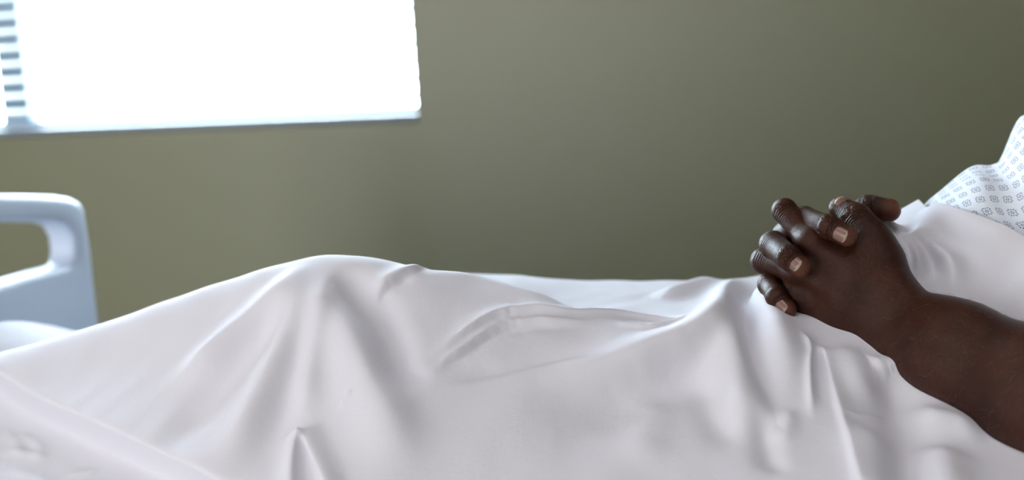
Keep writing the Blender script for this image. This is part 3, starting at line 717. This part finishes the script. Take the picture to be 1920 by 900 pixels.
tag(person, 'person lying on their back in a patterned gown, fingers of both hands interlaced', 'person')

# fingernails: curved plates set on the finger ends
def nail(name, a, b, r, up, length=0.0115, half=math.radians(47), lift=0.0004, back=0.0):
    a = np.array(a); b = np.array(b); ax = (b-a)/np.linalg.norm(b-a)
    up = np.array(up, float); up -= ax*(up@ax); up /= np.linalg.norm(up); sd = np.cross(ax, up)
    nU, nVv = 9, 11; V = np.zeros((2*nU, nVv, 3)); UVn = np.zeros((2*nU, nVv, 2))
    for i in range(nU):
        t = i/(nU-1); s = -back-length+length*1.0*t+0.0030
        for j in range(nVv):
            w = (j/(nVv-1))*2-1
            endc = 0.0026*(w*w)*abs(w)*(1 if t > 0.5 else -1)*abs(2*t-1)        # rounded ends
            ss = s-endc
            over = max(0, ss); rr = math.sqrt(max(r*r-(over)**2, (0.55*r)**2)) if over > 0 else r
            rr = rr*(1-0.02*abs(w))
            an = w*half*(0.9+0.1*math.sin(math.pi*t))
            for lay, dr in ((0, lift), (1, -0.0012)):
                q = (rr+dr-(0.0007 if (lay == 0 and (abs(w) > .99 or i == 0)) else 0))
                pos = b+ax*ss+up*math.cos(an)*q+sd*math.sin(an)*q
                V[i if lay == 0 else 2*nU-1-i, j] = pos; UVn[i if lay == 0 else 2*nU-1-i, j] = (w, t)
    me = grid_mesh(name, V, UVn); bm = bmesh.new(); bm.from_mesh(me); bmesh.ops.recalc_face_normals(bm, faces=bm.faces)
    bm.to_mesh(me); bm.free(); me.polygons.foreach_set('use_smooth', np.ones(len(me.polygons), bool))
    o = link(name, me, M_NAIL, person); return o
toc = -CF
for f_, up, ln in ((FA, toc*0.9+np.array([-.05, 0, -0.25]), .0118), (FB, toc*0.8+np.array([-.15, 0, -0.1]), .0124), (FC, toc*0.8+np.array([-.25, 0, -.25]), .0106), (LT, np.array([0.0, -0.55, 1.0]), .0115)):
    nail('fingernail', P(*f_[-2][:3]), P(*f_[-1][:3]), f_[-1][3]/1000., up, ln)

# ------------------------------------------------------------------ gown over the torso
gX = np.linspace(-0.06, 0.565, 280); gYv = np.linspace(-0.20, 0.26, 230)
GXX, GYY = np.meshgrid(gX, gYv)
HZg = HZ - 0.009
Zg = bil(HZg, GXX, GYY)
sst = lambda v: np.clip(v, 0, 1)**2*(3-2*np.clip(v, 0, 1))
ridge = np.array([P(1890, 292, 0.0)[0], 0.0])
# chest rises behind a soft fold of the gown
line_x = 0.092 + 0.35*np.clip(-GYY, -0.02, 1)*0.6
open_ = sst((GXX-edge_x(GYY[:, 0])[:, None])/0.012)
Zg = Zg + open_*0.011*np.exp(-((GXX-0.066)/0.028)**2)*np.clip(1-((GYY-0.03)/0.14)**2, 0, 1)
Zg = Zg + open_*0.034*sst((GXX-line_x)/0.020)*np.clip(1-((GYY-0.03)/0.16)**2, 0, 1)
Zg = Zg - open_*0.006*np.exp(-((GXX-line_x+0.006)/0.010)**2)
Zg -= 0.016*(1-sst((GXX-edge_x(GYY[:, 0])[:, None]+0.014)/0.012))
Zg += open_*0.0022*np.sin(GXX*95+GYY*60)*np.sin(GYY*85+1)
Vg = np.stack([GXX, GYY, BED+Zg], -1)
du = np.concatenate([np.zeros((Vg.shape[0], 1)), np.cumsum(np.linalg.norm(np.diff(Vg, axis=1), axis=2), 1)], 1)
dv = np.concatenate([np.zeros((1, Vg.shape[1])), np.cumsum(np.linalg.norm(np.diff(Vg, axis=0), axis=2), 0)], 0)
gown = link('gown', grid_mesh('gown', Vg, np.stack([du, dv], -1)), M_GOWN, person)
def sleeve(sh, el):                             # short wide sleeve from the shoulder down the upper arm
    ax = (el-sh)/np.linalg.norm(el-sh); e1 = np.cross(ax, [0, 0, 1]); e1 /= np.linalg.norm(e1); e2 = np.cross(e1, ax)
    nA, nB = 64, 40; V_ = np.zeros((nB, nA+1, 3)); UV_ = np.zeros((nB, nA+1, 2))
    for i in range(nB):
        t = i/(nB-1); c = sh-ax*0.075+ax*0.235*t
        for j in range(nA+1):
            an = 2*math.pi*j/nA; r = 0.080+0.004*t+0.003*math.sin(5*an+3*t)*t; r *= min(1, 0.55+t*4)
            V_[i, j] = c+(e1*math.cos(an)+e2*math.sin(an))*r; UV_[i, j] = (0.19*t, 0.075*an)
    V_[..., 2] = np.maximum(V_[..., 2], BED+0.004)
    return link('sleeve', grid_mesh('sleeve', V_, UV_), M_GOWN, person)
sleeve(sh_l, elbow); sleeve(sh_r, el_r)
gown['label'] = 'white hospital gown printed with small blue floral squares'

# fine hairs on the forearm and wrist, far too many to count
rng = np.random.default_rng(5)
nrm = np.zeros(len(person.data.vertices)*3, np.float32); person.data.vertices.foreach_get('normal', nrm)
nrm = nrm.reshape(-1, 3)[:nL]; pv = VV[:nL]
rel = pv-CAM; dz = rel@CF; pxs = W/2+F*(rel@CR)/dz; pys = H/2-F*(rel@CU)/dz
arm_ax = (fa1-fa0)/np.linalg.norm(fa1-fa0)
cand = np.nonzero((pxs > 1655) & (pxs < 1960) & (nrm@(-CF) > -0.15))[0]
hv, hq = [], []
for i in rng.choice(cand, 230, replace=False):
    if rng.random() < 0.35 and pxs[i] < 1690: continue
    p0 = pv[i]; nn_ = nrm[i]; t = -arm_ax*0.35+np.array([0, 0, -0.6])+rng.normal(0, 0.45, 3); t -= nn_*(t@nn_); t /= np.linalg.norm(t)
    L = rng.uniform(0.004, 0.009); b_ = np.cross(nn_, t); cv = rng.normal(0, 0.5); base = len(hv)
    for k in range(4):
        u = k/3; c_ = p0+t*L*u+b_*L*cv*u*u*0.6+nn_*(0.0001+0.0011*math.sin(u*2.4)); r_ = 0.00007*(1-0.7*u)
        hv += [c_+b_*r_, c_+nn_*r_*1.2, c_-b_*r_, c_-nn_*r_*1.2]
    for k in range(3):
        for j in range(4):
            hq.append((base+4*k+j, base+4*k+(j+1) % 4, base+4*k+4+(j+1) % 4, base+4*k+4+j))
hair = link('arm_hair', quad_mesh('arm_hair', np.array(hv), np.array(hq)), M_HAIR, person)
hair['kind'] = 'stuff'
